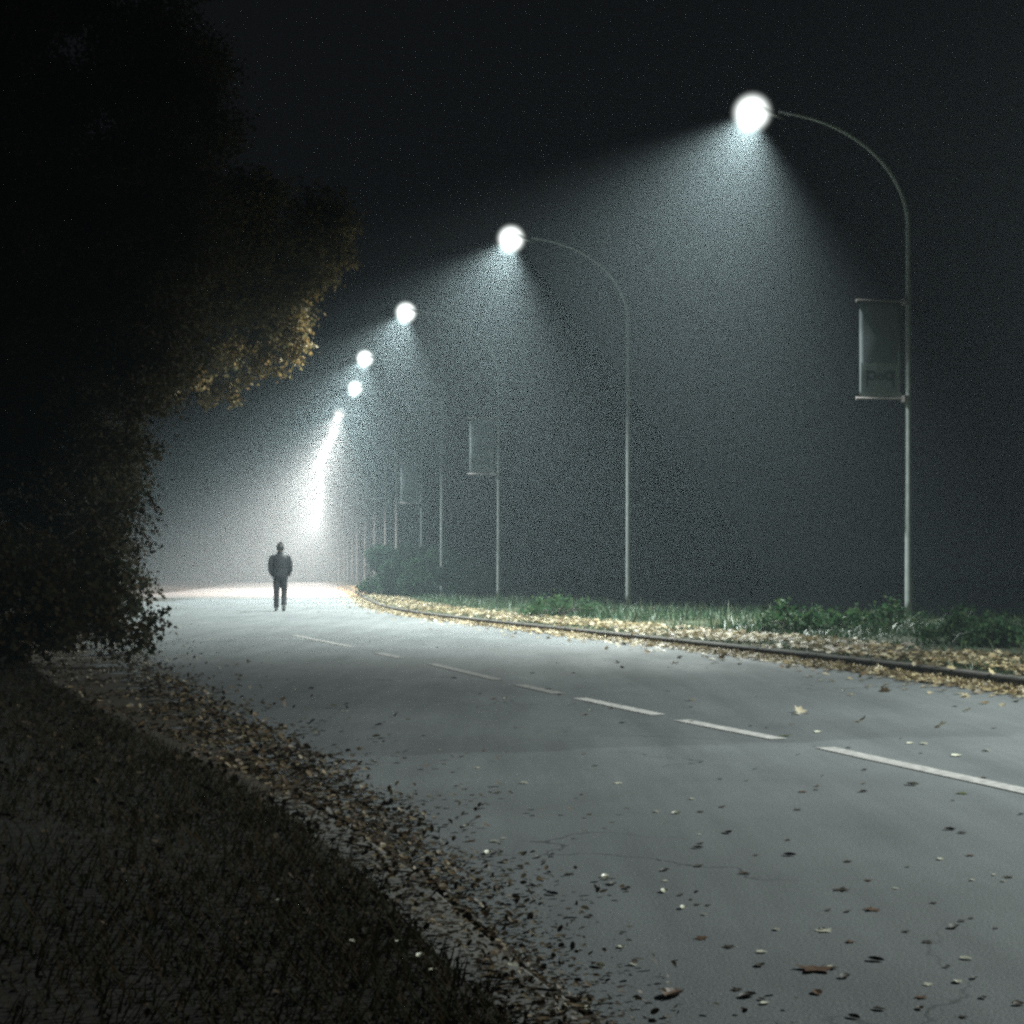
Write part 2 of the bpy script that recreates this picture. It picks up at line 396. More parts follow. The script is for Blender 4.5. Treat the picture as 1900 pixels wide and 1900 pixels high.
# banners
def make_banner():
    root = empty('street_banner')
    W, z0, z1 = .66, 3.50, 4.95; x0 = -.115
    NX, NZ = 10, 22
    def sheet(name, xa, xb, za, zb, m, off=0.0, parent=None, nx=NX, nz=NZ):
        V = []; 
        for j in range(nz + 1):
            for i in range(nx + 1):
                x = x0 - (xa + (xb - xa) * i / nx) * W; z = z0 + (za + (zb - za) * j / nz) * (z1 - z0)
                u = (x0 - x) / W; v = (z - z0) / (z1 - z0)
                V.append((x, .010 * math.sin(u * 5 + v * 3) * math.sin(math.pi * v) - off, z))
        Fc = [(j*(nx+1)+i, j*(nx+1)+i+1, (j+1)*(nx+1)+i+1, (j+1)*(nx+1)+i) for j in range(nz) for i in range(nx)]
        me = mesh(name, V, [f[::-1] for f in Fc]); return link(name, me, m, parent, True)
    cl = sheet('banner_cloth', 0, 1, 0, 1, M['cloth'], 0, root)
    so = cl.modifiers.new('thick', 'SOLIDIFY'); so.thickness = .003
    sheet('hem_band', 0, 1, .0, .055, M['cloth_pale'], .004, cl, 10, 2)
    sheet('lower_panel', .06, .97, .058, .36, M['cloth_mid'], .004, cl, 8, 6)
    # long pale curved stroke on the post side
    V = []; n = 18
    for k in range(n + 1):
        t = k / n; z = z0 + (.03 + .60 * t) * (z1 - z0); wd = .028 * math.sin(math.pi * min(1, t * .9 + .1)) + .006
        xc = x0 - W * (.075 - .03 * t); v = (z - z0) / (z1 - z0); yy = .010 * math.sin(.05 * 5 + v * 3) * math.sin(math.pi * v) - .008
        V += [(xc - wd / 2 * 1.2, yy, z), (xc + wd / 2, yy, z)]
    link('pale_stroke', mesh('pale_stroke', V, [(2*k, 2*k+1, 2*k+3, 2*k+2) for k in range(n)]), M['cloth_pale'], cl)
    # rounded dark letter-like marks in the lower panel
    def letter(cx, cz, s, stem):
        b = MB(); n = 14; rg_o = []; V = []
        for k in range(n + 1):
            t = 2 * math.pi * k / n
            V += [(cx + s * math.cos(t), 0, cz + s * .95 * math.sin(t)), (cx + s * .45 * math.cos(t), 0, cz + s * .42 * math.sin(t))]
        Fc = [(2*k, 2*k+1, 2*k+3, 2*k+2) for k in range(n)]
        q = len(V); V += [(cx + stem*s, 0, cz + s), (cx + stem*s*.6, 0, cz + s), (cx + stem*s*.6, 0, cz - s*2.1), (cx + stem*s, 0, cz - s*2.1)]
        Fc.append((q, q+1, q+2, q+3))
        V = [(x, .010 * math.sin((x0-x)/W*5 + (z-z0)/(z1-z0)*3) * math.sin(math.pi*(z-z0)/(z1-z0)) - .0075, z) for x, _, z in V]
        link('letter', mesh('letter', V, Fc), M['cloth_dark'], cl)
    letter(x0 - W * .72, z0 + .33, .085, -1); letter(x0 - W * .50, z0 + .31, .06, 0); letter(x0 - W * .29, z0 + .33, .085, 1)
    for z, r in ((z1 + .015, .016), (z0 - .015, .016)):
        b = MB(); b.tube([(-.03, 0, z), (x0 - W - .04, 0, z + (.01 if z > 4 else -.0))], r, 8)
        b.tube([(x0 - W - .045, 0, z), (x0 - W - .055, 0, z)], r * 1.5, 8)
        b.box((-.055, 0, z), (.06, .12, .10)); b.build('bracket', M['bracket'], root)
    return root
bproto = make_banner()
BL = {1: 'large dark street banner with pale lower edge on the rightmost post', 3: 'middle-sized dark banner hanging on the third post from the right', 5: 'small dim banner on the fifth post, fading into fog'}
for k, i in enumerate((1, 3, 5)):
    o = bproto if k == 0 else copy_tree(bproto)
    o.location = lamps[i].location; o.rotation_euler = lamps[i].rotation_euler
    props(o, BL[i], 'banner', 'banners on the lamp posts')

# ---------------------------------------------------------------- leaves
LEAF2 = (np.array([(0, 0, 0), (.42, .45, .10), (0, 1, .02), (-.42, .45, .10)]) - [0, .5, 0], np.array([(0, 1, 2), (0, 2, 3)]))
def lobed():
    V = [(0, 0, 0)]; n = 12
    for k in range(n):
        t = 2 * math.pi * k / n; r = .5 * (1 if k % 2 == 0 else .62) * (1.1 if k in (2, 3, 4) else 1)
        V.append((r * math.cos(t), r * math.sin(t), .16 * r * abs(math.cos(t)) * 2 - .02 * (k % 3)))
    return np.array(V), np.array([(0, 1 + k, 1 + (k + 1) % n) for k in range(n)])
LOBED = lobed()
def oval():
    V = [(0, 0, -.03)]; n = 7
    for k in range(n):
        t = 2 * math.pi * k / n; V.append((.32 * math.cos(t), .5 * math.sin(t), .07 * abs(math.cos(t)) + .03 * math.sin(2 * t)))
    return np.array(V), np.array([(0, 1 + k, 1 + (k + 1) % n) for k in range(n)])
OVAL = oval()
def rotmats(n, tilt):
    """random yaw, tilt up to `tilt` radians (None: any direction)"""
    yaw = rng.uniform(0, 2*np.pi, n); roll = rng.uniform(0, 2*np.pi, n)
    th = np.arccos(rng.uniform(-1, 1, n)) if tilt is None else np.abs(rng.normal(0, tilt, n))
    def Rz(a):
        m = np.zeros((n, 3, 3)); m[:, 0, 0] = np.cos(a); m[:, 0, 1] = -np.sin(a); m[:, 1, 0] = np.sin(a); m[:, 1, 1] = np.cos(a); m[:, 2, 2] = 1; return m
    def Rx(a):
        m = np.zeros((n, 3, 3)); m[:, 1, 1] = np.cos(a); m[:, 1, 2] = -np.sin(a); m[:, 2, 1] = np.sin(a); m[:, 2, 2] = np.cos(a); m[:, 0, 0] = 1; return m
    return Rz(yaw) @ Rx(th) @ Rz(roll)
def scatter(name, tmpl, P, size, tilt, m, parent=None):
    V0, F0 = tmpl; P = np.asarray(P); n = len(P); RM = rotmats(n, tilt)
    V = np.einsum('nij,kj->nki', RM, V0) * np.asarray(size).reshape(-1, 1, 1) + P[:, None, :]
    Fa = F0[None] + (np.arange(n) * len(V0))[:, None, None]
    return link(name, mesh_np(name, V.reshape(-1, 3), Fa.reshape(-1, F0.shape[1])), m, parent)

# pale leaf litter in the right gutter and on the verge behind the kerb
def along(f, sgn, n, y0, y1, off):
    """points at distance off (array) from kerb line f, density thinning with depth"""
    y = y0 * (y1 / y0) ** rng.uniform(0, 1, n)
    s = (f(y + .2) - f(y - .2)) / .4; l = np.sqrt(1 + s*s)
    return np.stack([f(y) + sgn * off / l, y - sgn * off * s / l, np.zeros(n)], 1)
n = 11000
off = np.abs(rng.normal(0, .17, n)); off = np.where(rng.random(n) < .08, rng.exponential(.35, n), off)
P = along(xr, -1, n, 7, 120, off); P[:, 2] = .008 + rng.random(n) * .022 * np.exp(-off * 4)
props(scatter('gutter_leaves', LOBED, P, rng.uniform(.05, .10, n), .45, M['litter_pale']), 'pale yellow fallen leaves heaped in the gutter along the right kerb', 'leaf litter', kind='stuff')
n = 600
off = rng.uniform(.01, .16, n); P = along(xr, 1, n, 7, 70, off); P[:, 2] = KH + .012 + rng.random(n) * .012
k = np.sin(P[:, 1] * 1.9) + np.sin(P[:, 1] * 5.1 + 2) + rng.normal(0, .6, n) > .5; P = P[k]
props(scatter('kerb_leaves', LOBED, P, rng.uniform(.05, .09, len(P)), .5, M['litter_pale']), 'pale leaves caught on top of the right kerb', 'leaf litter', kind='stuff')
n = 14000
off = .16 + rng.beta(1.6, 1.9, n) * 1.25
P = along(xr, 1, n, 7, 120, off); P[:, 2] = KH + .02 * off + .01 + rng.random(n) * .03
clump = np.sin(P[:, 0] * 2.3 + P[:, 1] * 1.7) + np.sin(P[:, 1] * .9 - P[:, 0] * 4) + rng.normal(0, .8, n)
P = P[clump > -1.1]; n = len(P)
props(scatter('verge_leaves', LOBED, P, rng.uniform(.05, .10, n), .4, M['litter_pale']), 'pale yellow leaves strewn on the grass strip behind the right kerb', 'leaf litter', kind='stuff')
# dark leaf litter on the left side
LIMY = [2.4, 3.3, 4.0, 5.2, 6.9, 11, 18, 30, 45]; LIMX = [.20, .06, -.05, -.28, -.80, -2.1, -4.3, -7.4, -10.5]
V = []; Fc = []; yy = np.geomspace(1.2, 60, 420)
for i, y in enumerate(yy):
    lx = float(np.interp(y, LIMY, LIMX)); wv = .05 + y * .014
    e = lx - .02 - y * .025 + wv * (math.sin(y * 6.1) * .5 + math.sin(y * 13.7 + 1) * .4 + rng.normal(0, .35))
    k = float(xl(y)) + .012
    k2 = k - .02 - .13 * max(0, .45 * math.sin(y * 4.3) + .35 * math.sin(y * 11.7) + rng.normal(0, .3)) if y < 5.8 else k - .2
    V += [(max(e, k + .01), y, .0035), (k, y, .004 if y < 5.8 else .012), (k2, y, .038)]
Fc = [(3*i+q, 3*i+3+q, 3*i+4+q, 3*i+1+q) for i in range(len(yy) - 1) for q in (0, 1)]
props(link('shade_mulch', mesh('shade_mulch', V, Fc), M['mulch']), 'thin leaf mulch layer added to darken the shaded left edge of the road', 'leaf mulch', kind='stuff')
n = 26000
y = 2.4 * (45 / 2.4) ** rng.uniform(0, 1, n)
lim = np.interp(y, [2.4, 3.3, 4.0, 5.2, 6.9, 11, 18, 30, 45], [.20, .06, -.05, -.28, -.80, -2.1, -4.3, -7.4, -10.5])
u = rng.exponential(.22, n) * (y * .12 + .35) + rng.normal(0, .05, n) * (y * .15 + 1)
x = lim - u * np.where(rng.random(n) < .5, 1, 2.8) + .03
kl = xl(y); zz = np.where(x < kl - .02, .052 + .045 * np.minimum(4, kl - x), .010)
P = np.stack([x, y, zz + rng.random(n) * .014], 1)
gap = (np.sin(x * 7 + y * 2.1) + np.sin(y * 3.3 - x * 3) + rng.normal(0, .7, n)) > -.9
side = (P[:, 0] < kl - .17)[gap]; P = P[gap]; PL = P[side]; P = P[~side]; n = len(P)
props(scatter('verge_leaf_litter', OVAL, PL, rng.uniform(.018, .045, len(PL)) * np.clip(PL[:, 1] / 7, .5, 1.2), .6, M['litter_shaded']), 'leaf litter on the left verge with shade painted into its near-black colour', 'leaf litter', kind='stuff')
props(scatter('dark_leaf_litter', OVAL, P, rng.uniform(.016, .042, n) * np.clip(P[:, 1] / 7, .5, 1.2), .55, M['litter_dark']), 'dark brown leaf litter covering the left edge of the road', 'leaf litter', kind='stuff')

# single leaves lying on the asphalt
def leafmesh(kind):
    if kind == 'maple':
        V = [(0, 0, .004)]; n = 20
        for k in range(n):
            t = 2 * math.pi * k / n; r = .5 * (.55 + .45 * abs(math.cos(2.5 * (t - math.pi / 2)))) * (1 if k % 2 else .86)
            V.append((r * math.cos(t), r * math.sin(t), .07 * r * r * 4 * (.5 + .5 * math.sin(3 * t + 1))))
        V += [(-.012, -.25, .0), (.012, -.25, .0), (.03, -.72, .05), (.015, -.72, .05)]
        Fc = [(0, 1 + k, 1 + (k + 1) % n) for k in range(n)] + [(n + 1, n + 2, n + 3, n + 4)]
    elif kind == 'curled':
        V = []; Fc = []; a, b = 7, 6
        for i in range(a):
            t = i / (a - 1); wd = .30 * math.sin(math.pi * (t * .92 + .04)) ** .7
            for j in range(b):
                s = (j / (b - 1) - .5) * 2; V.append((wd * math.sin(s * 1.3), t - .5, wd * (1 - math.cos(s * 1.1)) + .06 * (2*t - 1) ** 2))
        Fc = [(i*b+j, i*b+j+1, (i+1)*b+j+1, (i+1)*b+j) for i in range(a-1) for j in range(b-1)]
    else:
        V, Fc = OVAL[0].tolist(), [tuple(int(q) for q in f) for f in OVAL[1]]
    return V, Fc
LM = {}
def lm(kind, col):
    if (kind, col) not in LM:
        V, Fc = leafmesh(kind); me = mesh('fallen_leaf', V, Fc); me.materials.append(M[col]); LM[kind, col] = me
    return LM[kind, col]
# (x, y, size m, shape, colour, label)
HAND = [(1512, 1800, .075, 'maple', 'l_brown', 'large ragged brown leaf on the asphalt near the bottom right, biggest on the road'),
 (1625, 1783, .032, 'curled', 'l_dark', 'small black curled leaf right of the large ragged brown leaf'),
 (1250, 1848, .060, 'curled', 'l_brown', 'brown curled leaf with a pale edge at the bottom of the road'),
 (1388, 1850, .036, 'curled', 'l_dark', 'dark upturned leaf just left of the pale greenish leaf at the bottom'),
 (1420, 1863, .022, 'oval', 'l_pale', 'tiny bright greenish white leaf at the bottom of the road'),
 (1529, 1728, .040, 'maple', 'l_pale', 'pale leaf above the large ragged brown leaf'),
 (1441, 1726, .022, 'oval', 'l_pale', 'small pale leaf left of the one above the ragged brown leaf'),
 (1302, 1742, .034, 'maple', 'l_brown', 'small rusty brown leaf on bare asphalt left of the pale leaves'),
 (1414, 1768, .024, 'oval', 'l_pale', 'small grey pale leaf up and left of the ragged brown leaf'),
 (1619, 1689, .044, 'maple', 'l_brown', 'dark reddish leaf in the middle of the near lane'),
 (1561, 1652, .046, 'maple', 'l_dark', 'dark stalked leaf above the reddish leaf in the near lane'),
 (1804, 1634, .020, 'oval', 'l_pale', 'bright white dot of a leaf near the right edge of the road'),
 (1845, 1624, .017, 'oval', 'l_pale', 'smaller white leaf just right of the bright white dot'),
 (1862, 1636, .018, 'oval', 'l_pale', 'faint pale leaf nearest the right edge beside two white ones'),
 (1745, 1595, .026, 'oval', 'l_pale', 'pale leaf below the right end of the long lane dash'),
 (1800, 1588, .030, 'maple', 'l_brown', 'small dark red leaf right of a pale one under the long dash'),
 (1762, 1540, .034, 'curled', 'l_dark', 'dark leaf with a light tip below the long lane dash'),
 (1786, 1473, .050, 'maple', 'l_green', 'olive green leaf standing on edge just below the long lane dash'),
 (1693, 1457, .052, 'curled', 'l_pale', 'pale curled leaf with dark underside below the long lane dash'),
 (1601, 1470, .034, 'curled', 'l_dark', 'dark leaf between the brown one and the pale curled one'),
 (1490, 1470, .040, 'maple', 'l_brown', 'yellow brown leaf below the start of the long lane dash'),
 (1285, 1483, .030, 'oval', 'l_pale', 'brightest white leaf in the middle of the road'),
 (1218, 1507, .028, 'oval', 'l_pale', 'pale leaf left and below the brightest white leaf'),
 (1351, 1546, .036, 'curled', 'l_dark', 'dark leaf right and below the brightest white leaf'),
 (1465, 1588, .034, 'curled', 'l_dark', 'dark thin leaf in the middle of the near lane'),
 (1295, 1574, .030, 'curled', 'l_dark', 'small dark leaf left of the thin one in the near lane'),
 (1234, 1616, .026, 'curled', 'l_dark', 'small dark leaf on the left side of the near lane'),
 (1268, 1686, .026, 'curled', 'l_pale', 'small teal pale leaf left of its pale neighbour in the near lane'),
 (1307, 1698, .018, 'oval', 'l_pale', 'tiny teal pale leaf right of its larger neighbour'),
 (1770, 1722, .034, 'curled', 'l_dark', 'flat dark leaf near the right side above the pale specks'),
 (1793, 1780, .026, 'oval', 'l_pale', 'pale leaf at the bottom right of the road'),
 (1777, 1823, .026, 'oval', 'l_pale', 'faint pale leaf below the one at the bottom right'),
 (1457, 1366, .060, 'maple', 'l_green', 'yellow leaf lying in the gap between two lane dashes'),
 (1776, 1403, .060, 'oval', 'l_pale', 'white leaf on the far side of the long lane dash'),
 (1714, 1381, .050, 'oval', 'l_pale', 'yellowish leaf beyond the middle of the long lane dash'),
 (1690, 1380, .045, 'oval', 'l_pale', 'yellowish leaf left of its twin beyond the long lane dash'),
 (1830, 1394, .045, 'oval', 'l_pale', 'faint white leaf near the right edge beyond the long dash'),
 (1519, 1359, .050, 'oval', 'l_pale', 'faint pale leaf above the gap before the long dash'),
 (1478, 1326, .060, 'oval', 'l_pale', 'white leaf in the far lane above the second dash'),
 (905, 1584, .034, 'curled', 'l_pale', 'pale leaf beside a dark one at the left side of the road'),
 (936, 1600, .032, 'curled', 'l_dark', 'dark leaf beside the pale one at the left side of the road'),
 (972, 1454, .036, 'oval', 'l_pale', 'white leaf alone in the left half of the near lane'),
 (1147, 1454, .036, 'maple', 'l_pale', 'yellowish pale leaf in the middle of the near lane'),
 (1155, 1758, .026, 'oval', 'l_pale', 'teal white leaf right of the dark litter at the bottom'),
 (1112, 1794, .030, 'curled', 'l_pale', 'pale leaf with brown shadow side near the bottom litter'),
 (1090, 1872, .026, 'oval', 'l_pale', 'bright teal white leaf on the litter at the bottom middle'),
 (952, 1852, .024, 'oval', 'l_pale', 'teal white leaf on the dark litter left of the kerb strip'),
 (804, 1870, .020, 'oval', 'l_pale', 'small pale leaf lowest in the dark litter'),
 (780, 1842, .026, 'curled', 'l_pale', 'white upright leaf in the dark litter at the bottom'),
 (739, 1812, .018, 'oval', 'l_pale', 'small pale leaf in the middle of the dark litter'),
 (655, 1817, .022, 'oval', 'l_pale', 'pale leaf left of the small one in the dark litter'),
 (519, 1738, .022, 'oval', 'l_pale', 'single teal white leaf far left in the black verge'),
 (462, 1414, .040, 'oval', 'l_pale', 'white leaf on the brown litter at the left verge'),
 (346, 1357, .040, 'oval', 'l_pale', 'pale leaf at the upper end of the left verge litter'),
 (390, 1288, .050, 'oval', 'l_pale', 'pale leaf at the edge of road and litter on the left')]
def place_leaf(p, s, shape, col, label):
    o = bpy.data.objects.new('fallen_leaf', lm(shape, col)); C.objects.link(o)
    p = Vector(p)
    if p.x < float(xl(p.y)) - .02: p.z = .06 + .05 * min(4, float(xl(p.y)) - p.x)
    p.z += .002 + s * (.03 if shape == 'oval' else .005); o.location = p; o.scale = (s, s, s)
    o.rotation_euler = (random.uniform(-.07, .07), random.uniform(-.07, .07), random.uniform(0, 6.28))
    props(o, label, 'leaf', 'single fallen leaves on the asphalt')
for a in HAND: place_leaf(gp(a[0], a[1]), a[2] * 1.15, a[3], a[4], a[5])
GEN = {'l_pale': 'small pale leaf among many scattered over the asphalt', 'l_dark': 'small dark leaf among many scattered over the asphalt', 'l_brown': 'small brown leaf among many scattered over the asphalt'}
cnt = 0
while cnt < 170:
    py = 1190 + 700 * random.random() ** 1.25; px = random.uniform(250, 1900)
    p = gp(px, py)
    if p.x < np.interp(p.y, [2.4, 4.0, 5.2, 6.9, 11, 18, 30], [.5, .15, -.2, -.65, -1.9, -4.0, -7]) or p.x > float(xr(p.y)) - .25: continue
    c = random.choices(['l_dark', 'l_pale', 'l_brown'], [.66, .15, .19])[0]
    place_leaf(p, random.uniform(.018, .036) * (1.35 if p.y > 9 else 1), random.choice(['curled', 'oval', 'maple']), c, GEN[c]); cnt += 1

# ---------------------------------------------------------------- grass and weeds on the right verge
def blades(n, y0, y1, o0, o1, h0, h1, wd, mask=None):
    off = rng.uniform(o0, o1, n); P = along(xr, 1, n, y0, y1, off)
    if mask is not None: k = mask(P); P = P[k]; off = off[k]; n = len(P)
    hgt = rng.uniform(h0, h1, n) * (1 + .45 * np.sin(P[:, 1] * 1.7 + P[:, 0]) + .25 * np.sin(P[:, 1] * 5.3)); a = rng.uniform(0, 2*np.pi, n); lean = rng.uniform(.1, 1.5, n)
    ca, sa = np.cos(a), np.sin(a); z = KH + .02 * np.minimum(off, 3) - .01
    def pt(s, t, wf):
        return np.stack([P[:, 0] + s*wd*wf*-sa + ca*lean*hgt*t*t, P[:, 1] + s*wd*wf*ca + sa*lean*hgt*t*t, z + hgt*t*(1 - .25*lean*t)], 1)
    V = np.stack([pt(-1, 0, 1), pt(1, 0, 1), pt(1, .55, .8), pt(-1, .55, .8), pt(0, 1, 0)], 1)
    F1 = np.array([(0, 1, 2), (0, 2, 3), (3, 2, 4)])[None] + (np.arange(n) * 5)[:, None, None]
    return V.reshape(-1, 3), F1.reshape(-1, 3)
V, Fa = blades(42000, 8, 120, .2, 1.6, .02, .07, .004)
props(link('short_grass', mesh_np('short_grass', V, Fa), M['grass']), 'short grass between the fallen leaves behind the right kerb', 'grass', kind='stuff')
def lblades(n):
    y = 2.4 * (40 / 2.4) ** rng.uniform(0, 1, n); x = xl(y) - .2 - rng.exponential(.9, n) * (1 + y * .05); hgt = rng.uniform(.02, .09, n); a = rng.uniform(0, 6.28, n); wd = .003
    z = .045 + .045 * np.minimum(4, xl(y) - x); ca, sa = np.cos(a), np.sin(a)
    def pt(q, t, ln): return np.stack([x - q * wd * sa + ca * ln * hgt, y + q * wd * ca + sa * ln * hgt, z + hgt * t], 1)
    V = np.stack([pt(-1, 0, 0), pt(1, 0, 0), pt(0, .8, .8)], 1); return V.reshape(-1, 3), np.arange(n * 3).reshape(-1, 3)
V, Fa = lblades(45000)
props(link('dark_grass', mesh_np('dark_grass', V, Fa), M['leaf_brown']), 'dark matted grass on the unlit left verge', 'grass', kind='stuff')
tuft = lambda P: (np.sin(P[:, 1] * .9 + P[:, 0] * .5) + .7 * np.sin(P[:, 1] * 2.3 - P[:, 0]) + rng.normal(0, .3, len(P))) > .1
V, Fa = blades(60000, 9, 130, 1.25, 4.6, .06, .24, .008, tuft)
props(link('long_grass', mesh_np('long_grass', V, Fa), M['grass']), 'long green grass and weeds at the foot of the lamp posts', 'grass', kind='stuff')

def crown_points(sprays, dens, twig=.35):
    """sprays: list of (centre, radius); returns leaf positions clustered along twigs, and twig segments"""
    P = []; T = []
    for c, r in sprays:
        nt = max(5, int(26 * r * r * 4)); c = np.array(c)
        d = rng.normal(0, 1, (nt, 3)); d /= np.linalg.norm(d, axis=1)[:, None]
        rad = r * rng.uniform(.15, 1, nt) ** .6; e = c + d * rad[:, None] * [1, 1, .75]
        s = c + (e - c) * rng.uniform(.1, .5, nt)[:, None]
        e = e + [0, 0, -.08 * r]
        T += list(zip(s, e))
        k = max(6, int(dens))
        t = rng.uniform(0, 1.05, (nt, k)) ** .7
        q = s[:, None] + (e - s)[:, None] * t[..., None] + rng.normal(0, .055 + .03 * r, (nt, k, 3))
        P.append(q.reshape(-1, 3))
    return np.concatenate(P), T
def tree(name, label, cat, base, height, sprays, m, dens=14, size=(.06, .11), rtrunk=.22, group=None):
    base = Vector(base); root = empty(name, base); props(root, label, cat, group)
    tk = MB(); n = 9; pts = []; rr = []
    for k in range(n):
        t = k / (n - 1); pts.append(Vector((.25 * math.sin(t * 3 + base.x) * t, .2 * math.sin(t * 4) * t, height * t - .1))); rr.append(rtrunk * (1 - .8 * t) + .02)
    tk.tube(pts, rr, 10); tk.build('trunk', M['bark'], root, True)
    lb_ = MB()
    nodes = [p for p in pts[2:]]; order = sorted([Vector(c) - base for c, r in sprays], key=lambda c: min((c - q).length for q in pts[2:]))
    for c in order:
        q = min(nodes, key=lambda v: (v - c).length + .25 * abs(v.z - c.z)); L = (c - q).length
        m1 = q.lerp(c, .35) + Vector([random.uniform(-.12, .12) * L for _ in range(3)]) + Vector((0, 0, .10 * L)); m2 = q.lerp(c, .7) + Vector([random.uniform(-.1, .1) * L for _ in range(3)])
        lb_.tube([q, m1, m2, c], [min(.05, .014 + L * .008), .018, .013, .007], 5); nodes.append(c)
    P, T = crown_points(sprays, dens)
    for s, e in T: lb_.tube([Vector(s) - base, Vector(e) - base], [.006, .003], 3, False)
    lb_.build('limbs', M['bark'], root, True)
    o = scatter('crown', LEAF2, P - np.array(base), rng.uniform(size[0], size[1], len(P)), None, m, root); o['kind'] = 'stuff'
    return root
def inpoly(x, y, poly):
    c = False; j = len(poly) - 1
    for i in range(len(poly)):
        if (poly[i][1] > y) != (poly[j][1] > y) and x < (poly[j][0] - poly[i][0]) * (y - poly[i][1]) / (poly[j][1] - poly[i][1]) + poly[i][0]: c = not c
        j = i
    return c
def fill(poly, n, y0, y1, r0, r1):
    S_ = []; xs_ = [p[0] for p in poly]; ys_ = [p[1] for p in poly]
    while len(S_) < n:
        x, y = random.uniform(min(xs_), max(xs_)), random.uniform(min(ys_), max(ys_)); Y = random.uniform(y0, y1); r = random.uniform(r0, r1)
        if inpoly(x, y, poly): S_.append((at(x, y, Y), r))
    return S_
# overhanging autumn tree
polyA = [(60, 300), (420, 330), (530, 350), (600, 400), (615, 460), (560, 520), (540, 560), (500, 600), (430, 620), (400, 680), (340, 680), (290, 660), (240, 700), (60, 800)]
spr = fill(polyA, 95, 29, 34.5, .6, 1.1)
tips = [(at(x, y, Y + 4), r * 1.12) for x, y, Y, r in [(620, 440, 27, .45), (635, 490, 27, .3), (600, 520, 27.4, .35), (570, 540, 27.6, .3), (555, 600, 28, .4), (560, 635, 28, .28), (525, 640, 28, .4),
        (490, 660, 28, .3), (478, 690, 28, .20), (515, 690, 27.8, .2), (440, 650, 28.4, .4), (545, 665, 28, .2), (430, 715, 27.5, .24), (436, 742, 27.5, .18), (400, 720, 27.6, .28), (385, 745, 27.7, .2), (455, 705, 27.8, .15),
        (350, 700, 28.5, .5), (310, 720, 28.8, .4)]]
atree = tree('autumn_tree', 'tall autumn tree overhanging from the left with lamplight painted as gold into the leaves of its lowest boughs', 'tree', (-11.2, 32.5, .35), 9.5, spr, M['leaf_olive_shaded'], 15, (.055, .10), .26)
P, T = crown_points(tips, 17); base = Vector((-11.2, 32.5, .35)); tw = MB()
for s, e in T: tw.tube([Vector(s) - base, Vector(e) - base], [.006, .003], 3, False)
for c, q in tips:
    c = Vector(c) - base; nb = min((Vector(a) - base for a, _ in spr), key=lambda v: (v - c).length)
    tw.tube([nb, nb.lerp(c, .5) + Vector((0, 0, .06)), c], [.016, .012, .006], 5)
tw.build('bough', M['bark'], atree, True)
o = scatter('lit_foliage', LEAF2, P - np.array(base), rng.uniform(.06, .105, len(P)), None, M['leaf_gold_lit'], atree); o['kind'] = 'stuff'; o['label'] = 'leaves at the tips of the lowest boughs, lamplight painted in as gold'
polyB = [(-60, -350), (330, -300), (420, 100), (430, 350), (390, 500), (330, 600), (320, 680), (275, 740), (270, 850), (235, 930), (225, 1010), (205, 1060), (150, 1100), (-60, 1120)]
tree('brown_tree', 'dark brown leafed tree filling the left side below the overhanging autumn boughs', 'tree', (-7.9, 21.5, .35), 9.5, fill(polyB, 230, 18.5, 22.5, .5, .85), M['leaf_brown'], 26, (.035, .065), .2)
def bush(name, label, base, rx, h, m, n=14, dens=16, size=(.05, .09), group=None):
    base = Vector(base); sp = []
    for _ in range(n):
        a = random.uniform(0, 6.28); q = math.sqrt(random.random()) * rx; z = random.uniform(.12, 1) * h * (1 - .45 * (q / rx) ** 2)
        sp.append((base + Vector((q * math.cos(a), q * math.sin(a), z)), random.uniform(.28, .45) * min(rx, h)))
    root = empty(name, base); props(root, label, 'bush', group)
    st = MB()
    for c, r in sp: st.tube([Vector((random.uniform(-.1, .1), random.uniform(-.1, .1), 0)), (Vector(c) - base) * .5 + Vector((0, 0, .05)), Vector(c) - base], [.018, .012, .005], 4)
    st.build('stems', M['bark'], root)
    P, T = crown_points(sp, dens); o = scatter('crown', LEAF2, P - np.array(base), rng.uniform(*size, len(P)), None, m, root); o['kind'] = 'stuff'
    return root
LB = ['dark bush at the left road edge under the brown tree', 'low brown bush nearest the road on the left', 'brown bush between the low bush and the left picture edge', 'small dark bush at the left rim of the lit road', 'nearly black bush in front of the others at the left', 'nearly black bush at the left picture edge']
for k, (px, py, rx, h, Y) in enumerate([(150, 1150, .9, 1.5, 21.5), (185, 1195, .45, .5, 18.5), (60, 1190, 1.1, 1.5, 17), (195, 1150, .5, 1.0, 24), (105, 1200, .8, .8, 14.5), (10, 1200, 1.0, 1.2, 13.5)]):
    p = at(px, 1068, Y); p.z = .2
    bush('undergrowth_bush', LB[k], p, rx, h, M['leaf_brown'], 16, 16, (.045, .08), 'bushes under the left trees')
# hedge of bushes behind the far lamp posts, and leafy weeds at the right
HB = ['rounded green bush ending the hedge behind the far lamp posts', 'second bush of the hedge behind the far posts', 'hedge bush between the fourth and fifth lamp posts', 'hedge bush behind the fourth lamp post', 'hedge bush behind the third lamp post', 'dark nearest hedge bush behind the second lamp post']
for k, (x, y, rx, h) in enumerate([(-4.4, 62, 1.2, 2.1), (-3.3, 58, 1.3, 1.7), (-2.2, 54, 1.4, 1.5), (-.9, 49.5, 1.4, 1.2)]):
    bush('hedge_bush', HB[k], (x, y, .12), rx, h, M['leaf_hedge'], 34, 22, (.07, .12), 'hedge behind the lamp posts')
WB = ['leafy green weed clump at the right edge of the verge', 'leafy weed clump left of the one at the right edge', 'green weed clump at the foot of the rightmost lamp post', 'green weed clump between the two right lamp posts', 'low weed clump left of the rightmost post', 'weed clump at the foot of the second lamp post']
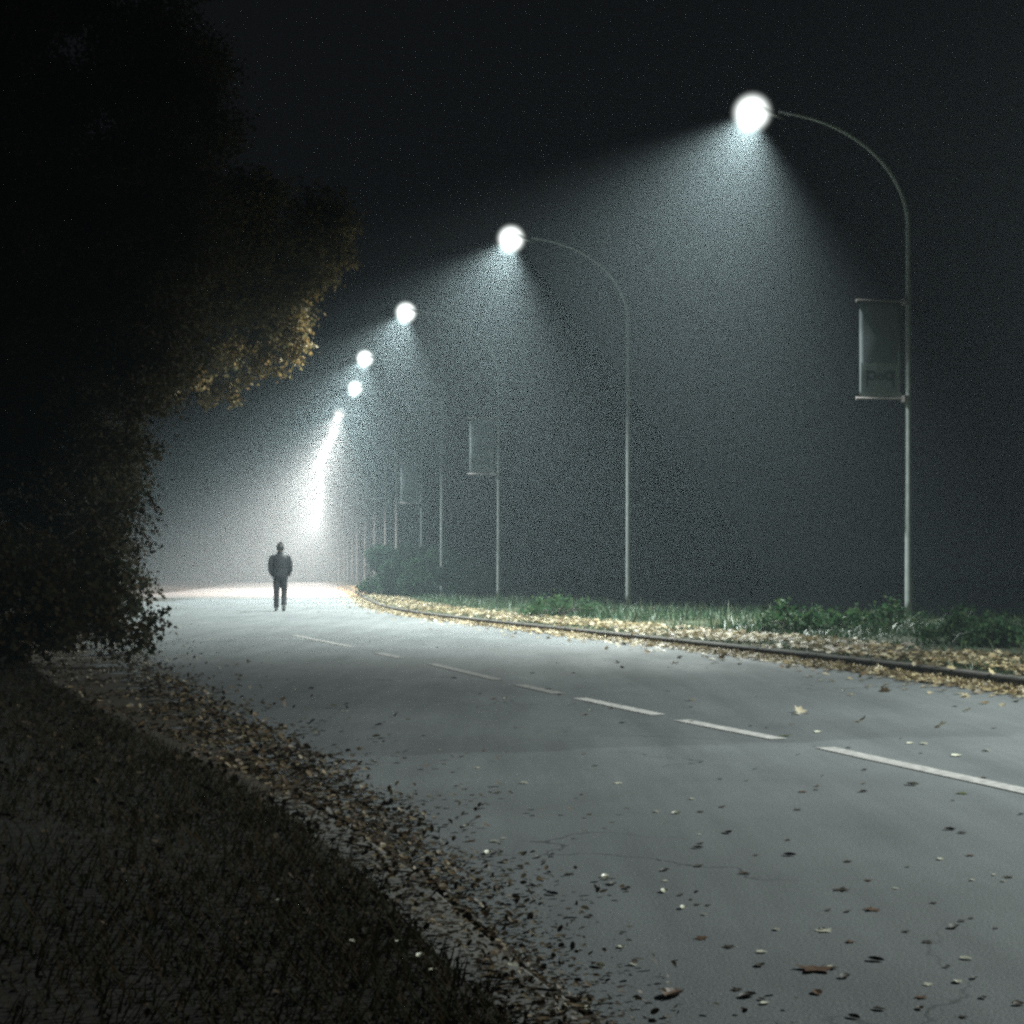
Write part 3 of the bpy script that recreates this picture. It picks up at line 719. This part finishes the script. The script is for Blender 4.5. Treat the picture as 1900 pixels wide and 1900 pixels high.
for k, (px, Y, rx, h) in enumerate([(1870, 16.6, .42, .28), (1790, 17.4, .45, .30), (1660, 20.5, .42, .34), (1480, 20.5, .5, .34), (1560, 20.2, .38, .26), (1040, 29, .7, .42)]):
    p = at(px, 1068, Y); p.z = .12
    bush('weed_clump', WB[k], p, rx, h, M['leaf_green'], 16, 14, (.035, .07), 'weed clumps on the right verge')

# ---------------------------------------------------------------- walking person, seen from behind
def ring(c, rx, ry, n=16, rot=None, fwd=0.0):
    c = Vector(c); r = []
    for k in range(n):
        t = 2 * math.pi * k / n; v = Vector((rx * math.cos(t), ry * math.sin(t), 0))
        if rot is not None: v = rot @ v
        r.append(c + v)
    return r
def limb(mb, pts, rad, n=12): mb.tube(pts, rad, n)
def person(loc, rz):
    root = empty('person', loc, rz)
    props(root, 'person in a dark padded jacket walking away along the foggy road, hands in pockets', 'person')
    # facing +Y locally (away from the camera); left foot planted, right foot lifting at the heel
    b = MB()
    b.rings([ring((0, 0, z), rx, ry) for z, rx, ry in ((.84, .15, .10), (.93, .155, .11), (1.05, .135, .095), (1.2, .155, .105), (1.33, .175, .105), (1.40, .12, .085), (1.43, .06, .06), (1.50, .052, .056))])
    b.rings([ring((0, .012 + dy, z), rx, ry) for z, rx, ry, dy in ((1.46, .035, .04, 0), (1.49, .062, .074, .012), (1.53, .075, .092, .012), (1.58, .082, .100, .004), (1.63, .080, .098, 0), (1.67, .055, .072, -.004), (1.695, .025, .035, -.006))])
    b.tube([(0, .10, 1.585), (0, .122, 1.548), (0, .10, 1.54)], [.008, .014, .01], 8)              # nose
    b.tube([(-.024, .096, 1.512), (0, .104, 1.512), (.024, .096, 1.512)], .008, 6)                # mouth
    for s in (-1, 1):
        b.tube([(s*.074, 0, 1.60), (s*.084, -.006, 1.575), (s*.076, 0, 1.545)], [.012, .016, .008], 8)   # ears
        b.tube([(s*.03, .088, 1.578), (s*.03, .094, 1.578)], .012, 8)                               # eyes
        b.tube([(s*.165, 0, 1.36), (s*.27, -.035, 1.10), (s*.20, .09, .93)], [.055, .04, .028], 10)
        # hand in the pocket: palm, fingers, thumb
        b.tube([(s*.20, .09, .935), (s*.175, .12, .89)], [.030, .038], 8)
        for q in range(4): b.tube([(s*(.19 - q*.012), .105 + q*.012, .90), (s*(.165 - q*.012), .13 + q*.01, .855), (s*(.15 - q*.01), .125 + q*.006, .825 + .006*q)], [.010, .009, .007], 6)
        b.tube([(s*.17, .10, .91), (s*.145, .135, .885), (s*.14, .14, .86)], [.011, .010, .008], 6)
    LEG = {-1: [(-.085, 0, .86), (-.095, .02, .48), (-.098, .0, .09)], 1: [(.085, 0, .86), (.10, .055, .50), (.085, -.10, .155)]}
    for s in (-1, 1): b.tube(LEG[s], [.085, .055, .04], 12)
    bo = b.build('body', M['skin'], root, True)
    rm = bo.modifiers.new('join', 'REMESH'); rm.mode = 'VOXEL'; rm.voxel_size = .008; rm.use_smooth_shade = True
    # jacket: padded, collar up
    j = MB()
    j.rings([ring((0, -.005, z), rx, ry, 20) for z, rx, ry in ((.84, .185, .14), (.87, .20, .155), (.93, .195, .15), (1.0, .20, .155), (1.07, .20, .15), (1.14, .215, .16), (1.21, .22, .16), (1.28, .225, .16), (1.34, .21, .15), (1.39, .165, .125), (1.43, .10, .095), (1.47, .082, .085), (1.49, .078, .082))])
    for s in (-1, 1):
        j.tube([(s*.14, 0, 1.385), (s*.205, -.01, 1.35), (s*.238, -.02, 1.24), (s*.258, -.035, 1.12), (s*.252, -.02, 1.05), (s*.225, .05, .96), (s*.185, .10, .90)], [.058, .070, .066, .060, .058, .056, .050], 14)
    jo = j.build('jacket', M['jacket'], root, True)
    rm = jo.modifiers.new('join', 'REMESH'); rm.mode = 'VOXEL'; rm.voxel_size = .012; rm.use_smooth_shade = True
    t = MB(); t.rings([ring((0, 0, z), rx, ry, 18) for z, rx, ry in ((.78, .165, .115), (.84, .17, .12), (.90, .172, .122))])
    wl_ = {-1: [.098, .09, .078, .068, .070], 1: [.098, .09, .078, .070, .072]}
    for s in (-1, 1):
        h, k_, a = [Vector(q) for q in LEG[s]]
        t.tube([h, h.lerp(k_, .5), k_, k_.lerp(a, .6), a], wl_[s], 14)
    to = t.build('trousers', M['jeans'], root, True)
    rm = to.modifiers.new('join', 'REMESH'); rm.mode = 'VOXEL'; rm.voxel_size = .012; rm.use_smooth_shade = True
    def shoe(org, pitch):
        rot = Matrix.Rotation(pitch, 3, 'X'); org = Vector(org); q = MB(); u = MB()
        rg = []
        for y, rx, zc, rz_ in ((-.085, .03, .045, .035), (-.06, .04, .055, .048), (0, .043, .06, .052), (.07, .048, .045, .036), (.13, .045, .035, .026), (.165, .025, .028, .016)):
            rg.append([org + rot @ Vector((rx * math.cos(a), y, zc + rz_ * math.sin(a))) for a in [2*math.pi*k/12 for k in range(12)]])
        q.rings(rg)
        rg = []
        for z in (0, .02):
            rg.append([org + rot @ Vector((.05 * math.cos(a), .04 + .14 * math.sin(a), z)) for a in [2*math.pi*k/16 for k in range(16)]])
        u.rings(rg)
        so = q.build('shoe', M['shoe'], root, True); u.build('sole', M['sole'], so)
    shoe((-.098, .01, 0), 0.0); shoe((.085, -.085, .085), R(-38))
    # short tousled hair
    h = MB(); rg = []
    for z, rx, ry in ((1.53, .082, .090), (1.57, .096, .108), (1.62, .098, .114), (1.665, .070, .088), (1.70, .045, .06), (1.715, .02, .03)):
        rg.append(ring((0, -.012, z), rx, ry, 18))
    h.rings(rg)
    for _ in range(120):
        a = random.uniform(0, 6.28); e = random.uniform(.25, 1.5); d = Vector((math.cos(a) * math.cos(e), math.sin(a) * math.cos(e), math.sin(e)))
        p0 = Vector((0, -.012, 1.62)) + Vector((d.x * .075, d.y * .095, d.z * .085)); L = random.uniform(.02, .05)
        h.tube([p0, p0 + (d + Vector((random.uniform(-.5, .5), random.uniform(-.5, .5), .3))).normalized() * L], [.009, .001], 4)
    h.build('hair', M['hair'], root)
    root.scale = (.94, .95, .95)
    return root
pp = gp(520, 1134); person((pp.x, pp.y, 0.0), R(8))

# ---------------------------------------------------------------- fog
fb = MB(); fb.box((-20, 150, 8.4), (560, 460, 19.2))
hz = fb.build('haze', None)
hm = bpy.data.materials.new('haze'); hm.use_nodes = True; N = hm.node_tree.nodes; N.remove(N['Principled BSDF'])
pv = N.new('ShaderNodeVolumePrincipled'); pv.inputs['Density'].default_value = FOG; pv.inputs['Anisotropy'].default_value = FOG_G
pv.inputs['Color'].default_value = (.76, .92, 1, 1); hm.node_tree.links.new(pv.outputs[0], N['Material Output'].inputs['Volume'])
hz.data.materials.append(hm); props(hz, kind='stuff')
hz['label'] = 'pale night fog hanging over the whole road'
